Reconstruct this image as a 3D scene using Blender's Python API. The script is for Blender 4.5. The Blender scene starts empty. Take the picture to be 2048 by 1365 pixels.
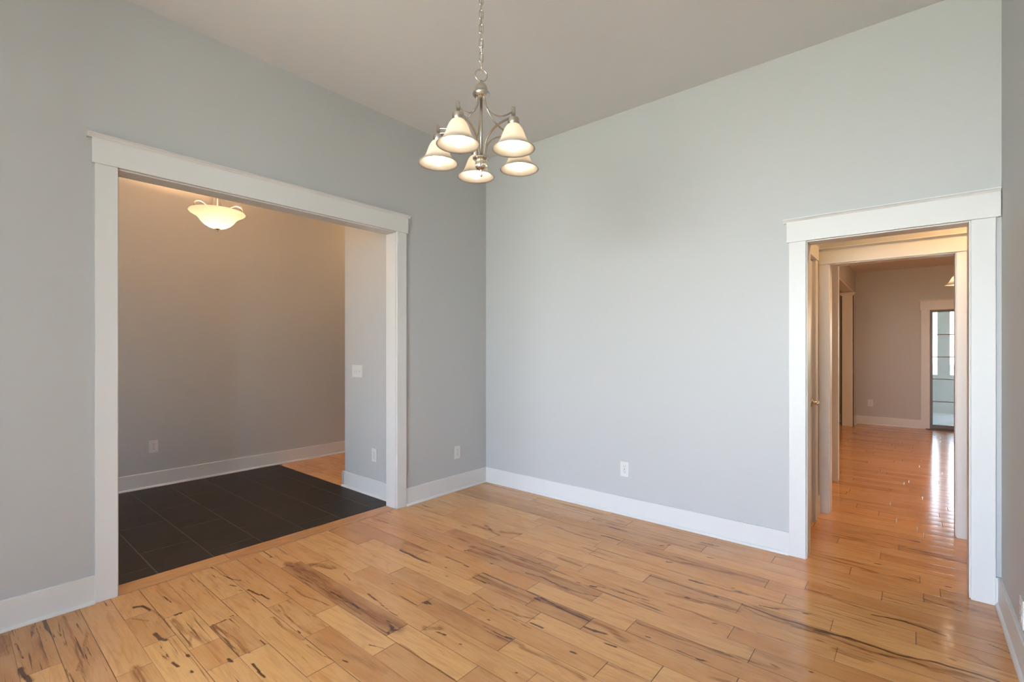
import bpy, bmesh, math, random
import numpy as np
from math import sin, cos, pi, atan, radians
from mathutils import Vector, Matrix

# ------------------------------------------------------------------ setup
S = bpy.context.scene
COL = S.collection
K = 1.085                      # metres per layout unit (layout measured with the eye 1.25 units up)
YAW = atan((1825 - 1024) / 957.0)

cam = bpy.data.cameras.new('camera')
cam_o = bpy.data.objects.new('camera', cam)
COL.objects.link(cam_o)
cam_o.location = (0, 0, 1.25 * K)
cam_o.rotation_euler = (pi / 2, 0, YAW)
cam.sensor_fit = 'HORIZONTAL'
cam.sensor_width = 36
cam.lens = 36 * 957.0 / 2048
cam.shift_y = (698 - 682.5) / 2048
cam.clip_start = 0.02
cam.clip_end = 200
S.camera = cam_o

S.view_settings.view_transform = 'Standard'
S.view_settings.look = 'None'
S.view_settings.gamma = 1
S.view_settings.use_curve_mapping = False
S.view_settings.exposure = 1.15
S.cycles.use_denoising = True
S.cycles.max_bounces = 14
S.cycles.diffuse_bounces = 8
S.cycles.glossy_bounces = 6
S.cycles.transmission_bounces = 8
S.cycles.transparent_max_bounces = 12
S.cycles.sample_clamp_indirect = 6
S.cycles.caustics_reflective = False
S.cycles.caustics_refractive = False

# sky: cool above the horizon, green lawn light below it
W = bpy.data.worlds.new('sky')
S.world = W
W.use_nodes = True
nt = W.node_tree
nt.nodes.clear()
tc = nt.nodes.new('ShaderNodeTexCoord')
sp = nt.nodes.new('ShaderNodeSeparateXYZ')
rp = nt.nodes.new('ShaderNodeValToRGB')
mp = nt.nodes.new('ShaderNodeMapRange')
bg = nt.nodes.new('ShaderNodeBackground')
ow = nt.nodes.new('ShaderNodeOutputWorld')
nt.links.new(tc.outputs['Generated'], sp.inputs[0])
nt.links.new(sp.outputs['Z'], mp.inputs['Value'])
mp.inputs['From Min'].default_value = -1
mp.inputs['From Max'].default_value = 1
nt.links.new(mp.outputs[0], rp.inputs['Fac'])
el = rp.color_ramp.elements
el[0].position = 0.0; el[0].color = (0.34, 0.34, 0.25, 1)
el[1].position = 1.0; el[1].color = (0.40, 0.62, 1.0, 1)
for p, c in ((0.25, (0.42, 0.44, 0.35, 1)), (0.415, (0.66, 0.71, 0.59, 1)), (0.50, (1.03, 1.12, 1.15, 1)), (0.585, (0.72, 0.91, 1.18, 1)), (0.75, (0.50, 0.73, 1.12, 1))):
    e = el.new(p); e.color = c
nt.links.new(rp.outputs['Color'], bg.inputs['Color'])
bg.inputs['Strength'].default_value = 15.6
nt.links.new(bg.outputs[0], ow.inputs['Surface'])

def portal(name, loc, rot, sx, sy):
    l = bpy.data.lights.new(name, 'AREA')
    l.shape = 'RECTANGLE'; l.size = sx * K; l.size_y = sy * K
    l.cycles.is_portal = True
    o = bpy.data.objects.new(name, l); COL.objects.link(o)
    o.location = Vector(loc) * K; o.rotation_euler = rot
    return o

WINS = [(-2.1, -1.05), (-0.85, 0.20)]
WZ = (0.30, 2.45); XR0 = 0.332
REAR = -4.0; SHO = -0.8; BAY = -2.2      # behind the eye: rear wall; shoulder and bay walls added to shade left wall
ADDED_SIDE_WIN = (-2.9, -2.6); ADDED_RIGHT_WIN = (-1.70, -1.46)  # added windows: side one brightens the right wall, right one the left wall
for i, (a, b) in enumerate(WINS):
    portal('window_daylight', ((a + b) / 2, REAR - 0.05, sum(WZ) / 2), (pi / 2, 0, pi), b - a, WZ[1] - WZ[0])
portal('added_side_daylight', (BAY - 0.05, sum(ADDED_SIDE_WIN) / 2, sum(WZ) / 2), (pi / 2, 0, pi / 2 + pi), ADDED_SIDE_WIN[1] - ADDED_SIDE_WIN[0], WZ[1] - WZ[0])  # portal of the added bay window that lights the right wall
portal('added_right_daylight', (XR0 + 0.05, sum(ADDED_RIGHT_WIN) / 2, sum(WZ) / 2), (pi / 2, 0, pi / 2), ADDED_RIGHT_WIN[1] - ADDED_RIGHT_WIN[0], WZ[1] - WZ[0])  # portal of the added window that lights the left wall
portal('patio_daylight', (1.15, 9.93, 0.95), (pi / 2, 0, 0), 1.85, 1.75)
portal('entry_daylight', (-4.575, -1.05, 0.95), (pi / 2, 0, pi), 0.15, 1.5)

def lamp(name, loc, energy, color, radius):
    l = bpy.data.lights.new(name, 'POINT')
    l.energy = energy; l.color = color; l.shadow_soft_size = radius
    o = bpy.data.objects.new(name, l); COL.objects.link(o)
    o.location = Vector(loc) * K
    return o
lamp('hall_lamp', (0.55, 3.82, 2.40), 15.5, (1.0, 0.57, 0.24), 0.07)
lamp('great_room_lamp', (1.2, 7.0, 1.6), 26, (1.0, 0.56, 0.26), 0.10)
lamp('great_room_entry_lamp', (1.3, 4.9, 2.15), 20, (1.0, 0.60, 0.32), 0.10)
lamp('passage_lamp', (-4.6, 3.9, 2.85), 11, (1.0, 0.58, 0.26), 0.10)
lamp('side_room_lamp', (-1.6, 7.0, 2.2), 6, (1.0, 0.66, 0.38), 0.10)

# ------------------------------------------------------------------ materials
def mat(name):
    m = bpy.data.materials.new(name); m.use_nodes = True
    n = m.node_tree; n.nodes.clear()
    out = n.nodes.new('ShaderNodeOutputMaterial')
    return m, n, out

def pbr(name, col, rough=0.5, metal=0.0, spec=0.5, bump=0.0, bscale=300.0, var=0.0, coat=0.0):
    m, n, out = mat(name)
    b = n.nodes.new('ShaderNodeBsdfPrincipled')
    b.inputs['Base Color'].default_value = (*col, 1)
    b.inputs['Roughness'].default_value = rough
    b.inputs['Metallic'].default_value = metal
    b.inputs['Specular IOR Level'].default_value = spec
    b.inputs['Coat Weight'].default_value = coat
    b.inputs['Coat Roughness'].default_value = 0.08
    n.links.new(b.outputs[0], out.inputs['Surface'])
    if bump or var:
        g = n.nodes.new('ShaderNodeNewGeometry')
        nz = n.nodes.new('ShaderNodeTexNoise')
        nz.inputs['Scale'].default_value = bscale
        nz.inputs['Detail'].default_value = 3
        n.links.new(g.outputs['Position'], nz.inputs['Vector'])
        if bump:
            bp = n.nodes.new('ShaderNodeBump')
            bp.inputs['Strength'].default_value = bump
            bp.inputs['Distance'].default_value = 0.002
            n.links.new(nz.outputs['Fac'], bp.inputs['Height'])
            n.links.new(bp.outputs[0], b.inputs['Normal'])
        if var:
            mx = n.nodes.new('ShaderNodeMix'); mx.data_type = 'RGBA'
            mx.inputs['A'].default_value = (*[c * (1 - var) for c in col], 1)
            mx.inputs['B'].default_value = (*[min(1, c * (1 + var)) for c in col], 1)
            n.links.new(nz.outputs['Fac'], mx.inputs['Factor'])
            n.links.new(mx.outputs['Result'], b.inputs['Base Color'])
    return m

M = {}
M['paint'] = pbr('greige_paint', (0.46, 0.468, 0.472), 0.50, spec=0.5, bump=0.08, bscale=260)
M['ceiling'] = pbr('ceiling_paint', (0.67, 0.67, 0.685), 0.85, spec=0.2, bump=0.1, bscale=200)
M['trim'] = pbr('white_gloss_paint', (0.64, 0.64, 0.635), 0.38, spec=0.36, bump=0.02, bscale=40)
M['plate'] = pbr('white_plastic', (0.63, 0.63, 0.62), 0.3)
M['slot'] = pbr('dark_slot', (0.03, 0.03, 0.03), 0.6)
M['nickel'] = pbr('brushed_nickel', (0.60, 0.56, 0.50), 0.26, metal=1.0, bump=0.05, bscale=900)
M['bronze'] = pbr('dark_bronze_frame', (0.10, 0.075, 0.055), 0.4)
M['muntin'] = pbr('grey_grid', (0.16, 0.15, 0.14), 0.5)
M['concrete'] = pbr('porch_concrete', (0.62, 0.60, 0.57), 0.85, bump=0.2, bscale=60, var=0.1)
M['stucco'] = pbr('porch_render', (0.54, 0.525, 0.495), 0.9, bump=0.3, bscale=90)
M['lawn'] = pbr('lawn', (0.20, 0.28, 0.08), 0.95, bump=0.5, bscale=40, var=0.3)
M['rubber'] = pbr('white_rubber', (0.8, 0.8, 0.78), 0.5)

def emis(name, col, st):
    m, n, out = mat(name)
    e = n.nodes.new('ShaderNodeEmission')
    e.inputs['Color'].default_value = (*col, 1)
    e.inputs['Strength'].default_value = st
    n.links.new(e.outputs[0], out.inputs['Surface'])
    return m
M['bulb'] = emis('warm_bulb', (1.0, 0.80, 0.58), 12.0)
M['foyer_bulb'] = emis('amber_bulb', (1.0, 0.57, 0.28), 1950)
M['pendant_bulb'] = emis('pendant_bulb', (1.0, 0.80, 0.58), 80)

def frosted(name, col, trans):
    m, n, out = mat(name)
    d = n.nodes.new('ShaderNodeBsdfDiffuse'); d.inputs['Color'].default_value = (*col, 1)
    t = n.nodes.new('ShaderNodeBsdfTranslucent'); t.inputs['Color'].default_value = (*col, 1)
    g = n.nodes.new('ShaderNodeBsdfGlossy'); g.inputs['Roughness'].default_value = 0.2
    a = n.nodes.new('ShaderNodeMixShader'); a.inputs[0].default_value = trans
    b = n.nodes.new('ShaderNodeMixShader'); b.inputs[0].default_value = 0.05
    n.links.new(d.outputs[0], a.inputs[1]); n.links.new(t.outputs[0], a.inputs[2])
    n.links.new(a.outputs[0], b.inputs[1]); n.links.new(g.outputs[0], b.inputs[2])
    n.links.new(b.outputs[0], out.inputs['Surface'])
    return m
M['frost'] = frosted('frosted_glass', (0.57, 0.54, 0.49), 0.5)
M['alabaster'] = frosted('alabaster_glass', (0.97, 0.95, 0.93), 0.85)

def clear_glass():
    m, n, out = mat('clear_glass')
    t = n.nodes.new('ShaderNodeBsdfTransparent')
    t.inputs['Color'].default_value = (0.56, 0.56, 0.54, 1)
    g = n.nodes.new('ShaderNodeBsdfGlossy'); g.inputs['Roughness'].default_value = 0.01
    f = n.nodes.new('ShaderNodeFresnel'); f.inputs['IOR'].default_value = 1.45
    a = n.nodes.new('ShaderNodeMixShader')
    n.links.new(f.outputs[0], a.inputs[0])
    n.links.new(t.outputs[0], a.inputs[1]); n.links.new(g.outputs[0], a.inputs[2])
    n.links.new(a.outputs[0], out.inputs['Surface'])
    return m
M['glass'] = clear_glass()

def math_node(n, op, a, b=None, c=None, clamp=False):
    x = n.nodes.new('ShaderNodeMath'); x.operation = op; x.use_clamp = clamp
    for i, v in enumerate((a, b, c)):
        if v is None: continue
        if isinstance(v, (int, float)): x.inputs[i].default_value = v
        else: n.links.new(v, x.inputs[i])
    return x.outputs[0]

def sstep(n, v, a, b):
    x = n.nodes.new('ShaderNodeMapRange'); x.interpolation_type = 'SMOOTHSTEP'
    x.inputs['From Min'].default_value = a; x.inputs['From Max'].default_value = b
    n.links.new(v, x.inputs['Value'])
    return x.outputs[0]

def mixc(n, f, a, b, blend='MIX'):
    x = n.nodes.new('ShaderNodeMix'); x.data_type = 'RGBA'; x.blend_type = blend
    if isinstance(f, (int, float)): x.inputs['Factor'].default_value = f
    else: n.links.new(f, x.inputs['Factor'])
    for k, v in (('A', a), ('B', b)):
        if isinstance(v, tuple): x.inputs[k].default_value = (*v, 1)
        else: n.links.new(v, x.inputs[k])
    return x.outputs['Result']

def srgb(r, g, b):
    f = lambda c: (c / 255 / 12.92) if c / 255 <= 0.04045 else ((c / 255 + 0.055) / 1.055) ** 2.4
    return (f(r), f(g), f(b))

def wood():
    # attributes on the floor mesh: 'grain' = plank-local x, y + a random offset; 'tone' = per plank; 'mark' = knots and streaks; 'edge' = seam
    m, n, out = mat('rustic_hickory')
    def attr(nm):
        a = n.nodes.new('ShaderNodeAttribute'); a.attribute_name = nm; return a
    gr = attr('grain'); tn = attr('tone'); mk = attr('mark')
    s3 = n.nodes.new('ShaderNodeSeparateColor'); n.links.new(tn.outputs['Color'], s3.inputs[0])
    mk3 = n.nodes.new('ShaderNodeSeparateColor'); n.links.new(mk.outputs['Color'], mk3.inputs[0])
    def noise(scale, sx, sy, det=4, rough=0.55, dist=0.0):
        mpn = n.nodes.new('ShaderNodeMapping')
        mpn.inputs['Scale'].default_value = (sx, sy, 1)
        n.links.new(gr.outputs['Vector'], mpn.inputs['Vector'])
        z = n.nodes.new('ShaderNodeTexNoise')
        z.inputs['Scale'].default_value = scale; z.inputs['Detail'].default_value = det
        z.inputs['Roughness'].default_value = rough; z.inputs['Distortion'].default_value = dist
        n.links.new(mpn.outputs[0], z.inputs['Vector'])
        return z.outputs['Fac']
    fine = noise(1, 6, 160, 5, 0.6)
    mid = noise(1, 3.0, 34, 4, 0.55, 0.6)
    big = noise(1, 1.3, 9, 3, 0.5, 0.8)
    blot = noise(1, 4, 14, 3, 0.5)
    # base: pale sapwood to warm heartwood by plank
    base = mixc(n, s3.outputs[0], srgb(219, 166, 106), srgb(198, 139, 83))
    base = mixc(n, s3.outputs[1], base, srgb(156, 108, 74))
    # cathedral grain rings
    ring = math_node(n, 'SINE', math_node(n, 'MULTIPLY', big, 46.0))
    ring = sstep(n, ring, 0.35, 1.0)
    base = mixc(n, math_node(n, 'MULTIPLY', ring, 0.17), base, srgb(150, 100, 62))
    g1 = sstep(n, fine, 0.42, 0.72)
    base = mixc(n, math_node(n, 'MULTIPLY', g1, 0.26), base, srgb(158, 108, 68))
    g2 = sstep(n, mid, 0.52, 0.72)
    base = mixc(n, math_node(n, 'MULTIPLY', g2, 0.42), base, srgb(158, 100, 58))
    b2 = sstep(n, blot, 0.35, 0.7)
    base = mixc(n, math_node(n, 'MULTIPLY', b2, 0.22), base, srgb(222, 178, 126))
    # dark mineral streaks, gated by plank
    st = noise(1, 1.6, 42, 4, 0.62, 1.1)
    thr = math_node(n, 'SUBTRACT', 0.73, math_node(n, 'MULTIPLY', s3.outputs[2], 0.17))
    d = math_node(n, 'SUBTRACT', st, thr)
    d = sstep(n, d, 0.0, 0.07)
    base = mixc(n, math_node(n, 'MULTIPLY', d, 0.84), base, srgb(86, 53, 32))
    # hand-placed soft brown areas (G) and hard dark marks (R), both broken up along the grain
    stk = noise(1, 5, 150, 5, 0.62, 0.3)
    wav = noise(1, 7, 60, 4, 0.6, 1.2)
    tex = math_node(n, 'ADD', math_node(n, 'MULTIPLY', stk, 0.5), math_node(n, 'MULTIPLY', wav, 0.5))
    soft = math_node(n, 'MULTIPLY', sstep(n, mk3.outputs[1], 0.12, 0.75), math_node(n, 'ADD', 0.25, math_node(n, 'MULTIPLY', sstep(n, tex, 0.40, 0.60), 0.62)), clamp=True)
    base = mixc(n, soft, base, srgb(134, 84, 48))
    halo = math_node(n, 'MULTIPLY', sstep(n, mk3.outputs[0], 0.02, 0.55), 0.45)
    base = mixc(n, halo, base, srgb(146, 96, 58))
    hard = math_node(n, 'ADD', mk3.outputs[0], math_node(n, 'MULTIPLY', math_node(n, 'SUBTRACT', tex, 0.5), 3.0))
    hard = sstep(n, hard, 0.28, 0.66)
    hard = math_node(n, 'MULTIPLY', hard, sstep(n, mk3.outputs[0], 0.10, 0.40))
    base = mixc(n, math_node(n, 'MULTIPLY', hard, 0.85), base, srgb(60, 35, 23))
    # seam
    base = mixc(n, math_node(n, 'MULTIPLY', sstep(n, mk3.outputs[2], 0.05, 0.7), 0.92), base, srgb(54, 32, 20))
    b = n.nodes.new('ShaderNodeBsdfPrincipled')
    n.links.new(base, b.inputs['Base Color'])
    ro = math_node(n, 'ADD', 0.10, math_node(n, 'MULTIPLY', fine, 0.08))
    n.links.new(ro, b.inputs['Roughness'])
    b.inputs['Specular IOR Level'].default_value = 0.5
    bp = n.nodes.new('ShaderNodeBump'); bp.inputs['Strength'].default_value = 0.06; bp.inputs['Distance'].default_value = 0.002
    n.links.new(mid, bp.inputs['Height']); n.links.new(bp.outputs[0], b.inputs['Normal'])
    n.links.new(b.outputs[0], out.inputs['Surface'])
    return m
M['wood'] = wood()

def slate():
    m, n, out = mat('dark_slate_tile')
    g = n.nodes.new('ShaderNodeNewGeometry')
    a = n.nodes.new('ShaderNodeAttribute'); a.attribute_name = 'tone'
    mk = n.nodes.new('ShaderNodeAttribute'); mk.attribute_name = 'mark'
    add = n.nodes.new('ShaderNodeVectorMath'); add.operation = 'ADD'
    n.links.new(g.outputs['Position'], add.inputs[0]); n.links.new(a.outputs['Color'], add.inputs[1])
    z = n.nodes.new('ShaderNodeTexNoise'); z.inputs['Scale'].default_value = 3.5; z.inputs['Detail'].default_value = 8
    z.inputs['Roughness'].default_value = 0.62; z.inputs['Distortion'].default_value = 0.6
    n.links.new(add.outputs[0], z.inputs['Vector'])
    s3 = n.nodes.new('ShaderNodeSeparateColor'); n.links.new(a.outputs['Color'], s3.inputs[0])
    c = mixc(n, sstep(n, z.outputs['Fac'], 0.3, 0.72), srgb(21, 17, 14), srgb(40, 33, 28))
    c = mixc(n, math_node(n, 'MULTIPLY', s3.outputs[0], 0.4), c, srgb(26, 22, 19))
    m3 = n.nodes.new('ShaderNodeSeparateColor'); n.links.new(mk.outputs['Color'], m3.inputs[0])
    c = mixc(n, m3.outputs[2], c, srgb(84, 74, 64))
    b = n.nodes.new('ShaderNodeBsdfPrincipled'); n.links.new(c, b.inputs['Base Color'])
    b.inputs['Roughness'].default_value = 0.5
    b.inputs['Specular IOR Level'].default_value = 0.35
    bp = n.nodes.new('ShaderNodeBump'); bp.inputs['Strength'].default_value = 0.35; bp.inputs['Distance'].default_value = 0.004
    n.links.new(z.outputs['Fac'], bp.inputs['Height']); n.links.new(bp.outputs[0], b.inputs['Normal'])
    n.links.new(b.outputs[0], out.inputs['Surface'])
    return m
M['slate'] = slate()

# ------------------------------------------------------------------ mesh helpers (layout units in, metres out)
class MB:
    def __init__(s): s.v = []; s.f = []; s.smooth = []
    def add(s, vs, fs, smooth=False):
        o = len(s.v); s.v += [tuple(v) for v in vs]
        for f in fs: s.f.append([i + o for i in f]); s.smooth.append(smooth)
        return s
    def box(s, x0, x1, y0, y1, z0, z1, bev=0.0):
        if bev <= 0:
            vs = [(x, y, z) for z in (z0, z1) for y in (y0, y1) for x in (x0, x1)]
            return s.add(vs, [(0, 2, 3, 1), (4, 5, 7, 6), (0, 1, 5, 4), (2, 6, 7, 3), (0, 4, 6, 2), (1, 3, 7, 5)])
        bm = bmesh.new()
        bmesh.ops.create_cube(bm, size=1)
        for v in bm.verts:
            v.co = ((x0 + x1) / 2 + v.co.x * (x1 - x0), (y0 + y1) / 2 + v.co.y * (y1 - y0), (z0 + z1) / 2 + v.co.z * (z1 - z0))
        bmesh.ops.bevel(bm, geom=list(bm.edges), offset=min(bev, 0.45 * min(x1 - x0, y1 - y0, z1 - z0)), segments=2, profile=0.5, affect='EDGES')
        bm.verts.index_update()
        s.add([v.co[:] for v in bm.verts], [[v.index for v in f.verts] for f in bm.faces])
        bm.free(); return s
    def prism(s, prof, p0, p1, nrm, up=(0, 0, 1)):
        # profile (out, up) swept from p0 to p1; nrm = direction of 'out'
        p0, p1, nrm, up = Vector(p0), Vector(p1), Vector(nrm), Vector(up)
        k = len(prof); vs = []
        for p in (p0, p1):
            for a, b in prof: vs.append(p + nrm * a + up * b)
        fs = [(i, (i + 1) % k, (i + 1) % k + k, i + k) for i in range(k)] + [tuple(range(k))[::-1], tuple(range(k, 2 * k))]
        return s.add(vs, fs)
    def lathe(s, prof, c=(0, 0, 0), n=32, smooth=True, flute=0, fa=0.0):
        c = Vector(c); vs = []; k = len(prof)
        for j in range(n):
            t = 2 * pi * j / n
            w = 1 + (fa * cos(flute * t) if flute else 0)
            for r, z in prof: vs.append(c + Vector((r * w * cos(t), r * w * sin(t), z)))
        fs = []
        for j in range(n):
            j2 = (j + 1) % n
            for i in range(k - 1): fs.append((j * k + i, j2 * k + i, j2 * k + i + 1, j * k + i + 1))
        return s.add(vs, fs, smooth)
    def tube(s, pts, r, n=10, closed=False):
        pts = [Vector(p) for p in pts]; m = len(pts); vs = []; ref = None
        for i, p in enumerate(pts):
            a = pts[i - 1] if (i or closed) else p; b = pts[(i + 1) % m] if (i < m - 1 or closed) else p
            t = (b - a).normalized()
            if ref is None:
                ref = t.orthogonal().normalized()
            ref = (ref - t * ref.dot(t)).normalized()
            bn = t.cross(ref)
            rr = r[i] if isinstance(r, (list, tuple)) else r
            for j in range(n):
                q = 2 * pi * j / n
                vs.append(p + ref * (rr * cos(q)) + bn * (rr * sin(q)))
        fs = []
        for i in range(m if closed else m - 1):
            i2 = (i + 1) % m
            for j in range(n):
                fs.append((i * n + j, i * n + (j + 1) % n, i2 * n + (j + 1) % n, i2 * n + j))
        if not closed: fs += [tuple(range(n))[::-1], tuple(range((m - 1) * n, m * n))]
        return s.add(vs, fs, True)
    def sphere(s, c, r, nu=20, nv=12, sz=1.0):
        prof = [(max(1e-5, r * sin(pi * i / nv)), -r * sz * cos(pi * i / nv)) for i in range(nv + 1)]
        return s.lathe(prof, c, nu)
    def build(s, name, m, parent=None, origin=None, recalc=True):
        o0 = Vector(origin) if origin is not None else Vector((0, 0, 0))
        me = bpy.data.meshes.new(name)
        me.from_pydata([tuple((Vector(v) - o0) * K) for v in s.v], [], s.f)
        me.polygons.foreach_set('use_smooth', s.smooth)
        if recalc:
            bm = bmesh.new(); bm.from_mesh(me)
            bmesh.ops.recalc_face_normals(bm, faces=bm.faces); bm.to_mesh(me); bm.free()
        me.materials.append(m)
        o = bpy.data.objects.new(name, me); COL.objects.link(o)
        if parent is not None:
            o.parent = parent
            o.location = (o0 - Vector(parent['_o'])) * K if origin is not None else -Vector(parent['_o']) * K
        else:
            o.location = o0 * K
        o['_o'] = tuple(o0) if origin is not None else (0.0, 0.0, 0.0)
        return o

def curve_pts(ctrl, n=24):
    """Catmull-Rom through control points."""
    P = [Vector(c) for c in ctrl]; P = [2 * P[0] - P[1]] + P + [2 * P[-1] - P[-2]]
    out = []; seg = len(P) - 3
    for i in range(seg):
        a, b, c, d = P[i:i + 4]
        for j in range(n):
            t = j / n
            out.append(0.5 * ((2 * b) + (c - a) * t + (2 * a - 5 * b + 4 * c - d) * t * t + (3 * b - a - 3 * c + d) * t ** 3))
    out.append(P[-2]); return out

def struct(o, label=None):
    o['kind'] = 'structure'
    if label: o['label'] = label
    return o

def thing(name, label, cat, loc, group=None):
    o = bpy.data.objects.new(name, None); COL.objects.link(o)
    o.empty_display_size = 0.05
    o.location = Vector(loc) * K; o['_o'] = tuple(loc)
    o['label'] = label; o['category'] = cat
    if group: o['group'] = group
    return o

# ------------------------------------------------------------------ room shell
XA, YB, XR = -3.091, 3.31, 0.332        # left wall, far wall, right wall faces
CEIL = 3.041; GC = 2.52                 # dining ceiling, hall / great room ceiling
XF = -5.265                             # far wall of the foyer
T = 0.12; J = 0.012
LO = (0.581, 2.276, 2.157)              # left opening y0, y1, top
RO = (-0.479, 0.217, 1.885)             # right opening x0, x1, top
YC = 4.325; YG = 9.85

def wall(name, *boxes, m='paint'):
    mb = MB()
    for b in boxes: mb.box(*b)
    return struct(mb.build(name, M[m]))

wall('wall_left', (XA - T, XA, SHO - T, LO[0] - J, 0, CEIL), (XA - T, XA, LO[1] + J, YB + T, 0, CEIL), (XA - T, XA, LO[0] - J, LO[1] + J, LO[2] + J, CEIL))
wall('wall_far', (XA, RO[0] - J, YB, YB + T, 0, CEIL), (RO[1] + J, XR + T, YB, YB + T, 0, CEIL), (RO[0] - J, RO[1] + J, YB, YB + T, RO[2] + J, CEIL))
wall('wall_right', (XR, XR + T, REAR - T, ADDED_RIGHT_WIN[0], 0, CEIL), (XR, XR + T, ADDED_RIGHT_WIN[1], YB, 0, CEIL),
     (XR, XR + T, ADDED_RIGHT_WIN[0], ADDED_RIGHT_WIN[1], 0, WZ[0]), (XR, XR + T, ADDED_RIGHT_WIN[0], ADDED_RIGHT_WIN[1], WZ[1], CEIL))  # unseen window put in to light the left wall
rb = []
xs = [BAY] + [v for w in WINS for v in w] + [XR]
for i in range(0, len(xs), 2): rb.append((xs[i], xs[i + 1], REAR - T, REAR, 0, CEIL))
for a, b in WINS:
    rb.append((a, b, REAR - T, REAR, 0, WZ[0])); rb.append((a, b, REAR - T, REAR, WZ[1], CEIL))
wall('wall_rear', *rb)
wall('wall_added_shoulder', (XA, BAY, SHO - T, SHO, 0, CEIL))  # unseen, added to keep window light off the near left wall
wall('wall_added_bay', (BAY - T, BAY, REAR - T, ADDED_SIDE_WIN[0], 0, CEIL), (BAY - T, BAY, ADDED_SIDE_WIN[1], SHO - T, 0, CEIL),
     (BAY - T, BAY, ADDED_SIDE_WIN[0], ADDED_SIDE_WIN[1], 0, WZ[0]), (BAY - T, BAY, ADDED_SIDE_WIN[0], ADDED_SIDE_WIN[1], WZ[1], CEIL))  # added bay side; its window is put in to brighten the right wall
wall('wall_foyer_back', (XF - T, XF, -1.12, 6.0, 0, CEIL))
wall('wall_foyer_front', (XF, -4.65, -1.12, -1.0, 0, CEIL), (-4.50, XA - T, -1.12, -1.0, 0, CEIL),
     (-4.65, -4.50, -1.12, -1.0, 0, 0.2), (-4.65, -4.50, -1.12, -1.0, 1.7, CEIL))
SY = 2.365; SX = -3.963
wall('wall_stub', (SX, XA - T, SY, 6.0, 0, CEIL))
wall('wall_foyer_end', (XF, SX, 6.0, 6.12, 0, CEIL))
wall('wall_hall_left', (-0.67, -0.55, YB + T, 3.50, 0, GC), (-0.67, -0.55, 3.50, 4.042, 1.897, GC), (-0.67, -0.55, 4.042, YC, 0, GC))
wall('wall_hall_far', (-0.67, RO[0] - J, YC, YC + T, 0, GC), (RO[1] + J, 2.0, YC, YC + T, 0, GC), (RO[0] - J, RO[1] + J, YC, YC + T, 1.885 + J, GC))
wall('wall_hall_right', (2.0, 2.12, YB + T, YC, 0, GC))
wall('wall_hall_near', (XR + T, 2.12, YB, YB + T, 0, GC))
wall('wall_passage', (-0.82, -0.70, YC + T, 5.50, 0, GC))
wall('wall_great_left', (-0.875, -0.735, 5.50, 9.40, 2.185, GC), (-0.875, -0.735, 9.40, YG, 0, GC), (-0.82, -0.66, 5.42, 5.50, 0, GC))
PD = (0.208, 2.10, 1.85)                # patio door opening x0, x1, top
wall('wall_great_back', (-2.3, PD[0], YG, YG + T, 0, GC), (PD[1], 4.0, YG, YG + T, 0, GC), (PD[0], PD[1], YG, YG + T, PD[2], GC))
wall('wall_great_right', (4.0, 4.12, YC, YG + T, 0, GC))
wall('wall_great_near', (2.12, 4.0, YC, YC + T, 0, GC))
wall('wall_side_room', (-2.42, -2.3, YC, YG + T, 0, GC), (-2.3, -0.82, YC + 0.3, YC + 0.42, 0, GC))

MB().box(XA - T, XR + T, SHO - T, YB + T, CEIL, CEIL + 0.1).box(BAY - T, XR + T, REAR - T, SHO - T, CEIL, CEIL + 0.1).build('ceiling', M['ceiling'])['kind'] = 'structure'
MB().box(XF - T, XA - T, -1.12, 6.12, CEIL, CEIL + 0.1).build('ceiling_foyer', M['ceiling'])['kind'] = 'structure'
MB().box(-2.42, 4.12, YB + T, YG + T, GC, GC + 0.1).build('ceiling_great_room', M['ceiling'])['kind'] = 'structure'

# ------------------------------------------------------------------ floors
rng = random.Random(11)
F_PX = 957.0
def px_floor(px, py):
    d = 1.25 * F_PX / (py - 698.0); u = (px - 1024.0) / F_PX
    return (d * (-sin(YAW) + u * cos(YAW)), d * (cos(YAW) + u * sin(YAW)))

def crop(x0, y0, s, pts): return [px_floor(x0 + a / s, y0 + b / s) for a, b in pts]
JOINTS = (crop(0, 1170, 4.096, [(1140, 250), (1300, 465), (1455, 240), (1645, 500), (1815, 305), (1060, 715), (1905, 95), (1760, 680)]) +
          crop(400, 1100, 4.096, [(275, 383), (465, 810), (650, 440), (965, 670), (1060, 478), (1620, 655), (1515, 815), (765, 115), (960, 115),
                                  (1840, 430), (1890, 620), (1340, 160), (1630, 165), (1855, 10)]) +
          crop(800, 1050, 4.096, [(640, 412), (605, 562), (860, 990), (1090, 618), (1535, 808), (1097, 760), (1645, 1185), (1897, 822), (1617, 592),
                                  (1092, 500), (555, 1220), (1078, 1252), (775, 100), (965, 88), (1165, 230), (1265, 358), (1510, 350), (1595, 212),
                                  (2024, 438), (220, 225), (595, 198)]) +
          crop(1250, 1050, 4.3325, [(372, 188), (685, 208), (992, 720), (917, 932), (1097, 1135), (282, 1290), (1230, 510), (1375, 642), (1575, 522),
                                    (975, 1348)]) +
          crop(1300, 1000, 2.738, [(1272, 520), (1498, 532), (1456, 755), (1019, 842), (995, 688), (1361, 260), (1502, 192)]) +
          crop(700, 1000, 2.926, [(1642, 135), (1420, 110), (1207, 92), (1110, 110), (582, 84), (1112, 150)]))

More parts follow.
